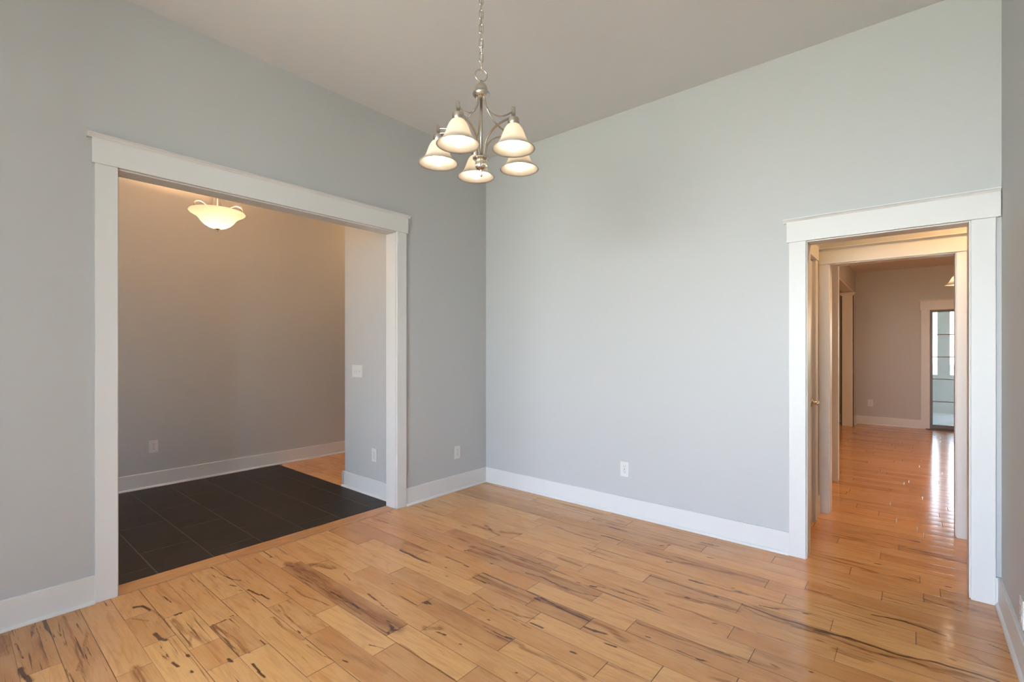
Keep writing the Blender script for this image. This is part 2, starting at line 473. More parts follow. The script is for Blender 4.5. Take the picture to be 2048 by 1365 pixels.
# marks seen on the boards: (photo crop, points, width, kind)  R = hard dark knot or streak, G = soft brown area
A = (0, 1170, 4.096); B = (400, 1100, 4.096); C8 = (800, 1050, 4.096); D8 = (1250, 1050, 4.3325); E8 = (1300, 1000, 2.738)
MARKS = [
    (A, [(1110, 185), (1160, 175), (1220, 215)], .016, 'R', 1), (A, [(1330, 95), (1400, 145)], .006, 'R', 1), (A, [(1280, 400), (1310, 450), (1360, 455)], .016, 'R', 1),
    (A, [(1535, 580), (1540, 585)], .014, 'R', 1.1), (A, [(1410, 640), (1460, 670)], .012, 'R', 1), (A, [(1570, 715), (1575, 718)], .013, 'R', 1.1),
    (A, [(1880, 625), (1890, 630)], .013, 'R', 1), (A, [(1430, 250), (1480, 235)], .012, 'R', .8), (A, [(1420, 290), (1550, 400), (1700, 470)], .035, 'G', .7),
    (A, [(1560, 400), (1550, 510)], .012, 'G', .8), (A, [(1740, 340), (1900, 420), (2030, 560)], .012, 'G', 1.0), (A, [(1110, 690), (1160, 790)], .045, 'G', .8),
    (A, [(520, 260), (590, 430), (620, 520), (700, 780)], .010, 'G', 1.0), (A, [(700, 400), (690, 520), (640, 700)], .012, 'G', .9), (A, [(270, 340), (280, 400)], .018, 'R', .6),
    (A, [(180, 690), (240, 790)], .022, 'R', .9), (A, [(130, 480), (190, 600)], .010, 'R', .6), (A, [(20, 430), (40, 560)], .05, 'G', .7), (A, [(850, 140), (870, 180)], .005, 'R', 1),
    (A, [(1260, 210), (1400, 350)], .012, 'G', .8), (A, [(1090, 280), (1210, 300)], .012, 'G', .8),
    (B, [(80, 140), (200, 215), (270, 245), (340, 250)], .008, 'R', .8), (B, [(250, 290), (290, 300)], .010, 'R', .9), (B, [(390, 330), (430, 350), (500, 370), (560, 410)], .012, 'R', .95),
    (B, [(330, 330), (350, 335)], .008, 'R', .8), (B, [(710, 350), (715, 355)], .008, 'R', 1.1), (B, [(740, 290), (850, 380), (1070, 460)], .010, 'G', 1.0),
    (B, [(570, 60), (590, 62)], .008, 'R', 1), (B, [(450, 70), (500, 110)], .010, 'G', 1), (B, [(800, 660), (820, 680)], .005, 'R', 1.1),
    (B, [(240, 900), (250, 915)], .013, 'R', 1.1), (B, [(430, 940), (480, 1000), (530, 1040)], .010, 'R', 1.0), (B, [(100, 620), (230, 690), (310, 760), (380, 840)], .014, 'G', 1.2),
    (B, [(480, 740), (530, 775)], .006, 'R', .9), (B, [(750, 120), (950, 240), (1150, 400), (1400, 540), (1600, 640)], .075, 'G', 1.0),
    (B, [(820, 180), (930, 210)], .03, 'G', .8), (B, [(1070, 340), (1200, 430), (1300, 480)], .016, 'R', .7), (B, [(720, 130), (770, 140)], .008, 'R', .9),
    (B, [(1530, 580), (1580, 640), (1540, 680)], .014, 'R', .8), (B, [(1560, 670), (1600, 655)], .014, 'R', .9), (B, [(920, 125), (1000, 130), (1080, 145)], .045, 'G', 1.2),
    (B, [(910, 125), (960, 110)], .008, 'R', .8), (B, [(1180, 200), (1230, 250)], .006, 'R', 1), (B, [(1380, 360), (1440, 410)], .010, 'R', 1.1),
    (B, [(1440, 410), (1560, 510), (1690, 590)], .006, 'R', .7), (B, [(1840, 430), (1870, 425)], .016, 'R', .7), (B, [(1850, 640), (1970, 640)], .03, 'G', .9),
    (B, [(1960, 680), (2010, 700)], .005, 'R', 1), (B, [(1380, 780), (1510, 810)], .006, 'R', .8), (B, [(1180, 910), (1215, 925)], .007, 'R', 1),
    (B, [(650, 450), (760, 600), (900, 690)], .008, 'G', 1.2), (B, [(590, 560), (700, 650), (850, 730)], .014, 'G', 1.2), (B, [(960, 740), (1200, 850), (1500, 1000)], .05, 'G', .45),
    (B, [(1570, 280), (1580, 282)], .006, 'R', 1.1), (B, [(870, 780), (1000, 870), (1090, 905)], .006, 'R', .6), (B, [(1650, 0), (1760, 60), (1880, 105)], .020, 'G', 1.3),
    (B, [(270, 540), (180, 590), (90, 625)], .005, 'R', .8),
    (C8, [(0, 210), (90, 255), (220, 310)], .016, 'R', .75), (C8, [(60, 150), (240, 210)], .05, 'G', .9), (C8, [(830, 182), (850, 184)], .010, 'R', 1.2),
    (C8, [(740, 317), (760, 319)], .009, 'R', 1.2), (C8, [(810, 345), (920, 395)], .006, 'R', .9), (C8, [(390, 170), (440, 195)], .007, 'R', .9),
    (C8, [(530, 215), (560, 210)], .008, 'R', 1), (C8, [(580, 210), (800, 290)], .04, 'G', .9), (C8, [(700, 0), (760, 60), (810, 85)], .028, 'R', .5),
    (C8, [(600, 0), (720, 45)], .020, 'G', 1.2), (C8, [(830, 60), (980, 75)], .035, 'G', 1.0), (C8, [(370, 260), (520, 320)], .006, 'R', .8),
    (C8, [(520, 330), (550, 345)], .014, 'R', .7), (C8, [(600, 430), (700, 480)], .009, 'R', 1.1), (C8, [(690, 395), (860, 480), (960, 520)], .007, 'R', .8),
    (C8, [(650, 420), (850, 520), (1080, 610)], .05, 'G', .8), (C8, [(600, 180), (800, 250), (1000, 330), (1250, 420), (1450, 490)], .035, 'G', 1.0),
    (C8, [(1040, 395), (1160, 430), (1300, 490)], .014, 'R', .7), (C8, [(1300, 490), (1450, 550), (1620, 590)], .009, 'R', .7), (C8, [(1565, 505), (1600, 512)], .012, 'R', 1.3),
    (C8, [(1450, 470), (1475, 478)], .007, 'R', 1.1), (C8, [(1620, 500), (1800, 555), (1950, 600), (2048, 625)], .006, 'R', .9), (C8, [(1795, 555), (1830, 562)], .009, 'R', 1.2),
    (C8, [(1140, 317), (1155, 318)], .007, 'R', 1.1), (C8, [(1550, 320), (1660, 355), (1780, 392)], .006, 'R', .9), (C8, [(1300, 270), (1480, 340)], .02, 'G', .9),
    (C8, [(1650, 90), (1720, 105), (1800, 130)], .010, 'R', 1.0), (C8, [(1280, 20), (1450, 80), (1620, 130)], .018, 'G', 1.1), (C8, [(1510, 190), (1580, 215)], .02, 'G', 1),
    (C8, [(1100, 600), (1135, 615)], .014, 'R', 1), (C8, [(1150, 600), (1300, 680), (1450, 750), (1540, 790)], .016, 'R', .75), (C8, [(1150, 620), (1350, 690), (1540, 780)], .05, 'G', .8),
    (C8, [(1520, 840), (1600, 870), (1690, 900)], .014, 'R', .9), (C8, [(1600, 800), (1750, 880), (1850, 950)], .04, 'G', .7), (C8, [(1680, 970), (1770, 1000)], .010, 'R', 1),
    (C8, [(1400, 1040), (1435, 1050)], .012, 'R', 1.2), (C8, [(1070, 805), (1170, 845)], .010, 'R', 1), (C8, [(600, 565), (660, 600), (760, 660)], .010, 'G', 1.3),
    (C8, [(730, 665), (900, 760), (1080, 855)], .005, 'R', .7), (C8, [(830, 690), (960, 740), (1100, 770)], .012, 'G', 1.2), (C8, [(870, 920), (910, 935)], .011, 'R', 1.1),
    (C8, [(920, 955), (1000, 990)], .016, 'G', 1.3), (C8, [(190, 640), (250, 645)], .018, 'R', .7), (C8, [(250, 620), (500, 740), (880, 960)], .07, 'G', .45),
    (C8, [(630, 680), (700, 710)], .006, 'R', .8), (C8, [(720, 778), (730, 780)], .007, 'R', 1.1), (C8, [(300, 880), (370, 915)], .006, 'R', .9),
    (C8, [(370, 350), (380, 352)], .006, 'R', 1.1), (C8, [(375, 422), (385, 424)], .007, 'R', 1.1), (C8, [(385, 296), (392, 298)], .006, 'R', 1.1), (C8, [(235, 380), (240, 381)], .006, 'R', 1.1),
    (C8, [(950, 1215), (958, 1217)], .006, 'R', 1.1), (C8, [(495, 980), (505, 983)], .006, 'R', 1.1), (C8, [(1000, 1000), (1250, 1120), (1500, 1260)], .03, 'G', .7),
    (C8, [(0, 980), (200, 1110), (440, 1270)], .008, 'G', 1.2), (C8, [(1700, 1140), (1900, 1220)], .010, 'G', 1.1),
    (D8, [(80, 170), (150, 185)], .010, 'R', .9), (D8, [(300, 180), (390, 175)], .010, 'R', .7), (D8, [(560, 180), (680, 210)], .007, 'R', .8), (D8, [(660, 155), (760, 175)], .012, 'R', .8),
    (D8, [(560, 160), (800, 185)], .02, 'G', 1), (D8, [(360, 325), (405, 330)], .010, 'R', 1.1), (D8, [(720, 285), (765, 293)], .009, 'R', 1), (D8, [(560, 480), (620, 495), (670, 508)], .013, 'R', 1.1),
    (D8, [(200, 250), (500, 330), (900, 420), (1200, 490)], .03, 'G', .9), (D8, [(920, 548), (945, 552)], .006, 'R', 1.1), (D8, [(960, 577), (1000, 583)], .010, 'R', 1.1),
    (D8, [(670, 510), (850, 560), (1050, 610)], .02, 'G', .8), (D8, [(220, 440), (420, 500), (700, 590), (1000, 680)], .012, 'G', 1.2), (D8, [(780, 618), (800, 625)], .009, 'R', 1.1),
    (D8, [(525, 632), (555, 638)], .010, 'R', 1.1), (D8, [(380, 600), (650, 670), (960, 740)], .03, 'G', .9), (D8, [(640, 640), (900, 710)], .010, 'G', 1),
    (D8, [(1020, 690), (1200, 760), (1400, 830), (1733, 920)], .014, 'R', .85), (D8, [(1020, 705), (1150, 780), (1400, 860)], .006, 'R', .8), (D8, [(1300, 800), (1500, 860), (1733, 950)], .040, 'R', .48),
    (D8, [(1220, 710), (1320, 728)], .009, 'R', 1), (D8, [(1545, 768), (1580, 776)], .010, 'R', 1.1), (D8, [(1320, 730), (1500, 745)], .014, 'G', 1),
    (D8, [(770, 855), (795, 858)], .007, 'R', 1.1), (D8, [(380, 690), (600, 760), (900, 890)], .010, 'G', 1.1), (D8, [(100, 850), (400, 990), (700, 1100), (1000, 1200)], .009, 'R', .5),
    (D8, [(110, 845), (450, 980), (900, 1130), (1300, 1250)], .02, 'G', .9), (D8, [(180, 968), (215, 980)], .007, 'R', 1), (D8, [(450, 1090), (650, 1170), (720, 1195)], .008, 'R', .75),
    (D8, [(640, 1170), (680, 1182)], .012, 'R', 1), (D8, [(1600, 1270), (1620, 1275)], .009, 'R', 1.1), (D8, [(1120, 1090), (1250, 1150), (1500, 1260)], .05, 'G', .5),
    (D8, [(1150, 940), (1370, 1005)], .006, 'R', .6), (D8, [(960, 890), (1010, 915)], .014, 'G', 1.2), (D8, [(1280, 1215), (1320, 1235)], .012, 'G', 1.3), (D8, [(750, 1330), (900, 1365)], .02, 'G', 1.2),
    (E8, [(900, 715), (1100, 760), (1350, 845), (1600, 905), (1900, 990), (2048, 1060)], .018, 'R', .85), (E8, [(780, 690), (960, 740), (1200, 830), (1500, 910)], .030, 'R', .48),
    (E8, [(1220, 630), (1400, 670), (1500, 705), (1620, 745)], .012, 'R', .95), (E8, [(1380, 660), (1560, 720)], .03, 'G', 1), (E8, [(970, 450), (1090, 485)], .006, 'R', .9),
    (E8, [(860, 490), (1000, 528)], .007, 'R', .8), (E8, [(1235, 350), (1265, 356)], .010, 'R', 1), (E8, [(1430, 430), (1460, 440)], .010, 'R', .8), (E8, [(1620, 475), (1645, 480)], .010, 'R', 1),
    (E8, [(1360, 255), (1500, 285)], .009, 'R', .8), (E8, [(1500, 290), (1680, 330)], .02, 'R', .4), (E8, [(1280, 530), (1440, 575)], .012, 'R', .5), (E8, [(1500, 545), (1700, 610)], .014, 'R', .6),
    (E8, [(1660, 570), (1900, 640)], .05, 'G', .7), (E8, [(1850, 790), (1980, 845)], .009, 'R', .8), (E8, [(1560, 780), (1750, 850), (1900, 930)], .014, 'G', 1.2), (E8, [(1040, 150), (1340, 250)], .010, 'R', .45),
    (E8, [(930, 190), (1240, 240)], .016, 'G', 1.0), (E8, [(900, 300), (1240, 400)], .025, 'G', .8), (E8, [(1020, 820), (1180, 880)], .035, 'G', 1.0), (E8, [(1640, 870), (1665, 880)], .012, 'R', .8),
    (E8, [(250, 440), (290, 455)], .008, 'R', .4), (E8, [(1550, 930), (1900, 990)], .03, 'G', 1.2), (E8, [(600, 580), (700, 600)], .010, 'R', .7),
]
SEGS = []
for (x0, y0, s), pts, w, kd, amp in MARKS:
    P = crop(x0, y0, s, pts)
    for a, b in zip(P[:-1], P[1:]): SEGS.append((a, b, w / K / 2 * (0.95 if kd == 'R' else 1.0), kd, amp))

# boards whose overall tone stands out: (point, (warmth, brown, streakiness))
BOARDS = [(crop(*k, [p])[0], t) for k, p, t in [
    (B, (1150, 400), (0.8, 0.62, 0.9)), (B, (1200, 850), (1.0, 0.22, 0.3)), (B, (1800, 720), (0.0, 0.0, 0.05)), (B, (300, 720), (0.5, 0.18, 0.9)), (B, (700, 720), (0.35, 0.05, 0.5)),
    (B, (1200, 560), (0.1, 0.0, 0.1)), (B, (900, 560), (0.5, 0.12, 0.8)), (B, (1500, 480), (0.45, 0.05, 0.2)), (B, (1900, 230), (0.0, 0.0, 0.1)), (B, (450, 1000), (0.15, 0.0, 0.3)),
    (A, (60, 600), (0.9, 0.40, 0.9)), (A, (250, 620), (0.8, 0.30, 1.0)), (A, (600, 620), (0.8, 0.24, 1.0)), (A, (900, 500), (0.4, 0.04, 0.2)), (A, (1150, 320), (0.6, 0.16, 0.7)), (A, (1350, 130), (0.5, 0.02, 0.2)),
    (C8, (150, 180), (0.8, 0.42, 0.5)), (C8, (800, 280), (0.7, 0.40, 0.8)), (C8, (850, 510), (0.6, 0.28, 0.9)), (C8, (1300, 690), (0.6, 0.34, 0.8)), (C8, (500, 520), (0.1, 0.0, 0.1)), (C8, (900, 700), (0.4, 0.16, 0.7)),
    (C8, (500, 780), (0.9, 0.22, 0.6)), (C8, (1300, 540), (0.1, 0.0, 0.4)), (C8, (1500, 1000), (0.1, 0.0, 0.3)), (C8, (1800, 700), (0.15, 0.0, 0.2)), (C8, (950, 150), (0.3, 0.10, 0.5)),
    (D8, (700, 380), (0.6, 0.30, 0.7)), (D8, (650, 680), (0.7, 0.30, 0.9)), (D8, (1300, 830), (0.6, 0.25, 1.0)), (D8, (700, 1020), (0.15, 0.02, 0.5)), (D8, (1250, 970), (0.4, 0.05, 0.2)), (D8, (1400, 1190), (0.7, 0.20, 0.5)),
    (E8, (1300, 760), (0.1, 0.0, 0.1)), (E8, (1200, 880), (0.3, 0.05, 0.3)), (E8, (1700, 600), (0.7, 0.28, 0.9)), (E8, (1600, 320), (0.7, 0.32, 0.9)), (E8, (1750, 800), (0.5, 0.15, 0.7))]]

PW = 0.1168
def row_y(k): return 0.194 + PW * k

def make_floor():
    V = []; Fc = []; GR = []; TN = []; MK = []
    def plank(x0, x1, y0, y1, fine, axis='x', tone=None):
        if x1 - x0 < 0.004 or y1 - y0 < 0.004: return
        nx = max(2, int((x1 - x0) / (0.011 if fine else 0.16))); ny = 22 if fine else 6
        e = 0.0025
        xs = np.concatenate([[x0, x0 + e, x0 + 2 * e], np.linspace(x0 + 2 * e, x1 - 2 * e, nx + 1)[1:-1], [x1 - 2 * e, x1 - e, x1]])
        ys = np.concatenate([[y0, y0 + e, y0 + 2 * e], np.linspace(y0 + 2 * e, y1 - 2 * e, ny + 1)[1:-1], [y1 - 2 * e, y1 - e, y1]])
        if tone is None:
            r = rng.random()
            tone = (rng.random(), (0.0 if r < 0.70 else (0.14 if r < 0.9 else 0.34)) * rng.uniform(.6, 1.2), rng.random() ** 1.6)
        if fine:
            for (bx_, by_), tb in BOARDS:
                if x0 <= bx_ <= x1 and y0 <= by_ <= y1: tone = tb
        ox, oy = rng.uniform(0, 60), rng.uniform(0, 60)
        X, Y = np.meshgrid(xs, ys, indexing='ij')
        t = (Y - y0) / (y1 - y0) * 2 - 1 if axis == 'x' else (X - x0) / (x1 - x0) * 2 - 1
        Z = 0.00035 * (1 - t * t) - 0.0004
        edge = np.zeros_like(X); edge[0, :] = edge[-1, :] = rng.uniform(0.45, 1.0); edge[:, 0] = rng.uniform(0.25, 0.9); edge[:, -1] = rng.uniform(0.25, 0.9)
        Z = Z - 0.0009 * edge
        R = np.zeros_like(X); G = np.zeros_like(X)
        if fine:
            for (a, b, w, kd, amp) in SEGS:
                lo0, hi0 = min(a[0], b[0]) - 3 * w, max(a[0], b[0]) + 3 * w
                lo1, hi1 = min(a[1], b[1]) - 3 * w, max(a[1], b[1]) + 3 * w
                if hi0 < x0 or lo0 > x1 or hi1 < y0 or lo1 > y1: continue
                # keep a mark on the board its middle lies on
                mx, my = (a[0] + b[0]) / 2, (a[1] + b[1]) / 2
                if kd == 'G' and not (y0 - 0.006 <= my <= y1 + 0.006): continue
                dx, dy = b[0] - a[0], b[1] - a[1]; L = max(1e-9, dx * dx + dy * dy)
                tt = np.clip(((X - a[0]) * dx + (Y - a[1]) * dy) / L, 0, 1)
                ex, ey = X - a[0] - tt * dx, Y - a[1] - tt * dy
                wv = min(w, 0.0075)
                ey = ey + wv * (0.55 * np.sin(15 * X + 17 * Y + 40 * a[0]) + 0.30 * np.sin(41 * X - 29 * Y + 70 * a[1]))
                ex = ex + wv * 0.5 * np.sin(140 * Y + 90 * a[0])
                d2 = (ex / 1.5) ** 2 + ey ** 2
                val = amp * np.exp(-d2 / (w * w) * 0.9)
                if kd == 'R': R = np.maximum(R, val)
                else: G = np.maximum(G, val)
        o = len(V)
        nX, nY = X.shape
        V.extend(zip(X.ravel() * K, Y.ravel() * K, Z.ravel() * K))
        if axis == 'x': gx, gy = X, Y
        else: gx, gy = Y, X
        GR.extend(zip((gx.ravel() + ox) * K, (gy.ravel() + oy) * K, np.zeros(X.size)))
        TN.extend([tone + (1.0,)] * X.size)
        MK.extend(zip(R.ravel(), G.ravel(), edge.ravel(), np.ones(X.size)))
        for i in range(nX - 1):
            for j in range(nY - 1):
                q = o + i * nY + j
                Fc.append((q, q + nY, q + nY + 1, q + 1))
    def cut(x0, x1, joints):
        """plank end positions of one row: known joints, else random lengths"""
        js = sorted(j for j in joints if x0 + 0.05 < j < x1 - 0.05)
        js2 = []
        for j in js:
            if not js2 or j - js2[-1] > 0.12: js2.append(j)
        js = [x0] + js2 + [x1]; out = [x0]
        for a, b in zip(js[:-1], js[1:]):
            p = a
            while b - p > 1.25:
                p += rng.uniform(0.35, 0.95)
                if b - p < 0.25: break
                out.append(p)
            out.append(b)
        return out
    byrow = {}
    for (x, y) in JOINTS: byrow.setdefault(int(math.floor((y - row_y(0)) / PW)), []).append(x)
    k0 = int(math.floor((REAR - row_y(0)) / PW)); k1 = int(math.ceil((YG + 0.12 - row_y(0)) / PW))
    for k in range(k0, k1):
        ya, yb = row_y(k), row_y(k + 1); ym = (ya + yb) / 2
        if ya < YB:
            xa, xb = (-3.078 if yb > SHO else BAY), (XR if yb < YB else 4.0)
        else: xa, xb = -2.3, 4.0
        c = cut(xa, xb, byrow.get(k, []))
        for a, b in zip(c[:-1], c[1:]):
            plank(a, b, ya, yb, fine=(0.0 < ym < 4.3 and a < 0.6))
    # passage beyond the tile
    k = 0
    while 2.345 + PW * k < 6.0:
        c = cut(XF, SX, []) if k else [XF, -4.62, SX]
        for a, b in zip(c[:-1], c[1:]): plank(a, b, 2.345 + PW * k, 2.345 + PW * (k + 1), fine=False)
        k += 1
    me = bpy.data.meshes.new('floor')
    me.from_pydata(V, [], Fc)
    me.polygons.foreach_set('use_smooth', [True] * len(Fc))
    for nm, dat, ty in (('grain', GR, 'FLOAT_VECTOR'), ('tone', TN, 'FLOAT_COLOR'), ('mark', MK, 'FLOAT_COLOR')):
        at = me.attributes.new(nm, ty, 'POINT')
        at.data.foreach_set('vector' if ty == 'FLOAT_VECTOR' else 'color', np.array(dat, dtype=np.float32).ravel())
    me.materials.append(M['wood'])
    o = bpy.data.objects.new('floor', me); COL.objects.link(o)
    struct(o, 'rustic hickory plank floor with dark knots and streaks')
    # threshold boards laid across the foyer opening
    V.clear(); Fc.clear(); GR.clear(); TN.clear(); MK.clear()
    ya, yb = LO[0], LO[1]
    plank(-3.214, -3.092, ya, 1.105, False, 'y', (0.5, 0.10, 0.0))
    plank(-3.214, -3.092, 1.105, yb, False, 'y', (0.9, 0.30, 0.4))
    plank(-3.092, -3.079, ya, yb, False, 'y', (0.3, 0.0, 0.0))
    me = bpy.data.meshes.new('trim_threshold'); me.from_pydata([(a, b, c + 0.001) for a, b, c in V], [], Fc)
    me.polygons.foreach_set('use_smooth', [True] * len(Fc))
    for nm, dat, ty in (('grain', GR, 'FLOAT_VECTOR'), ('tone', TN, 'FLOAT_COLOR'), ('mark', MK, 'FLOAT_COLOR')):
        at = me.attributes.new(nm, ty, 'POINT')
        at.data.foreach_set('vector' if ty == 'FLOAT_VECTOR' else 'color', np.array(dat, dtype=np.float32).ravel())
    me.materials.append(M['wood'])
    struct_o = bpy.data.objects.new('trim_threshold', me); COL.objects.link(struct_o)
    struct(struct_o, 'wooden threshold board between slate tiles and plank floor')
make_floor()

def make_tile():
    V = []; Fc = []; TN = []; MK = []
    rows = [-1.12] + [0.777 + 0.28 * i for i in range(-6, 6)] + [2.345]
    g = 0.0022
    for r, (ya, yb) in enumerate(zip(rows[:-1], rows[1:])):
        off = [-3.345, -3.61][r % 2]
        xs = [XF] + [off - 0.56 * i for i in range(4, -1, -1) if off - 0.56 * i > XF + 0.02] + [-3.214]
        for xa, xb in zip(xs[:-1], xs[1:]):
            X = [xa, xa + g, xa + g + 0.0015, xb - g - 0.0015, xb - g, xb]
            Y = [ya, ya + g, ya + g + 0.0015, yb - g - 0.0015, yb - g, yb]
            tn = (rng.random(), rng.random(), rng.random(), 1); o = len(V)
            for i, x in enumerate(X):
                for j, y in enumerate(Y):
                    b = i in (0, 1, 4, 5) or j in (0, 1, 4, 5)
                    V.append((x * K, y * K, (-0.0022 if b else -0.001) * K)); TN.append(tn); MK.append((0, 0, 0.75 if b else 0, 1))
            for i in range(5):
                for j in range(5):
                    q = o + i * 6 + j; Fc.append((q, q + 6, q + 7, q + 1))
    me = bpy.data.meshes.new('floor_tile'); me.from_pydata(V, [], Fc)
    for nm, dat in (('tone', TN), ('mark', MK)):
        at = me.attributes.new(nm, 'FLOAT_COLOR', 'POINT'); at.data.foreach_set('color', np.array(dat, dtype=np.float32).ravel())
    me.materials.append(M['slate'])
    o = bpy.data.objects.new('floor_tile', me); COL.objects.link(o)
    struct(o, 'dark slate tile floor of the foyer')
make_tile()
MB().box(XF - T, 4.12, -1.12, YG + T, -0.12, -0.004).box(BAY - T, XR + T, REAR - T, -1.12, -0.12, -0.004).build('floor_slab', M['concrete'])['kind'] = 'structure'

# ------------------------------------------------------------------ trim
BH = 0.137; BT = 0.013
def baseboard(name, p0, p1, nrm, shoe=True):
    """board from p0 to p1 (x, y) standing off the wall along nrm"""
    p0 = (*p0, 0.0); p1 = (*p1, 0.0); n3 = (*nrm, 0.0)
    prof = [(0, 0), (BT, 0), (BT, BH - 0.003), (BT - 0.003, BH), (0, BH)]
    o = struct(MB().prism(prof, p0, p1, n3).build(name, M['trim']))
    if shoe:
        q = [(BT, 0)] + [(BT + 0.012 * cos(a), 0.017 * sin(a)) for a in [i * pi / 12 for i in range(7)]]
        MB().prism(q, p0, p1, n3).build('shoe_molding', M['trim'], o)
    return o

# casing helper: an opening in a wall, board legs, head board and crown cap on one face
CAP = [(0, 0), (0.024, 0), (0.0245, 0.004), (0.028, 0.006), (0.031, 0.010), (0.036, 0.0135), (0.042, 0.015), (0.042, 0.020), (0, 0.020)]
def casing(name, ax, u0, u1, top, face, out, hz, legs=(0.088, 0.088), over=(0.012, 0.012), capover=(0.018, 0.018), jamb=None, label=None):
    """ax 'y': wall along y at x=face (opening u0..u1 in y); ax 'x': wall along x at y=face. out = +1/-1 room side. hz = head board height"""
    def B(mb, a0, a1, d0, d1, z0, z1, bev=0.0015):
        d0, d1 = sorted((face + out * d0, face + out * d1))
        if ax == 'y': mb.box(d0, d1, a0, a1, z0, z1, bev)
        else: mb.box(a0, a1, d0, d1, z0, z1, bev)
        return mb
    rev = 0.006
    hb = top + rev
    a0, a1 = u0 - rev - legs[0], u1 + rev + legs[1]
    root = B(MB(), a0 - over[0], a1 + over[1], 0, 0.024, hb, hb + hz).build(name, M['trim'])
    struct(root, label)
    if legs[0]: B(MB(), a0, u0 - rev, 0, 0.018, 0, hb).build('side_casing', M['trim'], root)
    if legs[1]: B(MB(), u1 + rev, a1, 0, 0.018, 0, hb).build('side_casing', M['trim'], root)
    zc = hb + hz
    s0, s1 = a0 - over[0] - capover[0], a1 + over[1] + capover[1]
    if ax == 'y': MB().prism(CAP, (face, s0, zc), (face, s1, zc), (out, 0, 0)).build('crown_cap', M['trim'], root)
    else: MB().prism(CAP, (s0, face, zc), (s1, face, zc), (0, out, 0)).build('crown_cap', M['trim'], root)
    if jamb:
        jt = 0.012
        m = MB()
        B(m, u0 - jt, u0, 0.0, -jamb, 0, top + jt); B(m, u1, u1 + jt, 0.0, -jamb, 0, top + jt); B(m, u0, u1, 0.0, -jamb, top, top + jt)
        m.build('jamb', M['trim'], root)
    return root

casing('trim_1', 'y', LO[0], LO[1], LO[2], XA, 1, 0.122, jamb=T, label='white casing around the wide foyer opening')
casing('trim_2', 'x', RO[0], RO[1], RO[2], YB, -1, 0.118, over=(0.012, 0.017), capover=(0.018, 0.0), jamb=T, label='white casing around the hall doorway')
casing('trim_3', 'x', RO[0], RO[1], 1.885, YC, -1, 0.098, legs=(0.064, 0.088), over=(0.0, 0.012), capover=(0.0, 0.018), jamb=T, label='white casing around the inner hall opening')
casing('trim_4', 'x', PD[0] + 0.0, PD[1], PD[2] - 0.006, YG, -1, 0.14, legs=(0.10, 0.10), jamb=None, label='white casing around the glass patio door')
# casing of the same openings on their hidden faces
casing('trim_5', 'y', 3.512, 4.030, 1.885, -0.55, 1, 0.098, legs=(0.07, 0.088), over=(0.0, 0.012), capover=(0.0, 0.018), jamb=T, label='white casing around the hall closet door')
# end post of the passage wall and cased column of the great room
m = MB().box(-0.70, -0.535, 5.405, 5.50, 0, GC - 0.002, 0.002)
struct(m.build('trim_6', M['trim']), 'white end post of the passage wall')
m = MB().box(-0.89, -0.722, 9.385, 9.402, 0, 2.15, 0.002).box(-0.735, -0.722, 9.385, 9.50, 0, 2.15, 0.002).box(-0.89, -0.875, 9.385, 9.50, 0, 2.15, 0.002)
col = struct(m.build('trim_7', M['trim']), 'white cased column of the great room')
MB().box(-0.905, -0.707, 9.370, 9.52, 2.13, 2.16, 0.004).box(-0.90, -0.712, 9.375, 9.51, 2.11, 2.13, 0.003).build('column_cap', M['trim'], col)
MB().box(-0.874, -0.736, 5.5, 9.40, 2.165, 2.185, 0.0).build('beam_soffit', M['trim'], col)

LB, RBx = LO[0] - 0.094, LO[1] + 0.094
baseboard('baseboard_left', (XA, SHO), (XA, LB), (1, 0))
baseboard('baseboard_left', (XA, RBx), (XA, YB), (1, 0))
baseboard('baseboard_far', (XA, YB), (RO[0] - 0.094, YB), (0, -1))
baseboard('baseboard_far', (RO[1] + 0.094, YB), (XR, YB), (0, -1))
baseboard('baseboard_right', (XR, REAR), (XR, YB), (-1, 0))
baseboard('baseboard_foyer_back', (XF, -1.0), (XF, 6.0), (1, 0))
baseboard('baseboard_stub', (SX - BT - 0.012, SY), (XA - T, SY), (0, -1))
baseboard('baseboard_stub_end', (SX, SY - BT), (SX, 6.0), (-1, 0))
baseboard('baseboard_great_back', (-2.3, YG), (PD[0] - 0.106, YG), (0, -1))
baseboard('baseboard_column', (-0.735, 9.50), (-0.735, YG), (1, 0))
baseboard('baseboard_hall', (-0.55, 4.130), (-0.55, YC), (1, 0), shoe=False)
baseboard('baseboard_passage', (-0.70, YC + T), (-0.70, 5.41), (1, 0))

# ------------------------------------------------------------------ hall closet door with lever
d = struct(MB().box(-0.590, -0.553, 3.515, 4.026, 0.008, 1.880, 0.001).build('door_1', M['trim']), 'white panel door on the left of the hall')
pm = MB()
for za, zb in ((0.16, 0.78), (0.92, 1.74)):
    ya, yb = 3.61, 3.93
    pm.box(-0.5535, -0.549, ya, yb, za, za + 0.018, 0.002).box(-0.5535, -0.549, ya, yb, zb - 0.018, zb, 0.002)
    pm.box(-0.5535, -0.549, ya, ya + 0.018, za + .018, zb - .018, 0.002).box(-0.5535, -0.549, yb - 0.018, yb, za + .018, zb - .018, 0.002)
pm.build('panel_molding', M['trim'], d)
hd = MB()
hc = Vector((-0.553, 3.975, 0.868))
def xl(prof, c, n=24):
    """lathe about the x axis"""
    m0 = MB().lathe(prof, (0, 0, 0), n)
    m0.v = [(c[0] + z, c[1] + x, c[2] + y) for x, y, z in m0.v]
    return m0
h0 = xl([(1e-4, 0), (0.030, 0), (0.031, 0.004), (0.027, 0.010), (0.014, 0.013), (0.011, 0.02), (0.011, 0.045), (1e-4, 0.046)], hc)
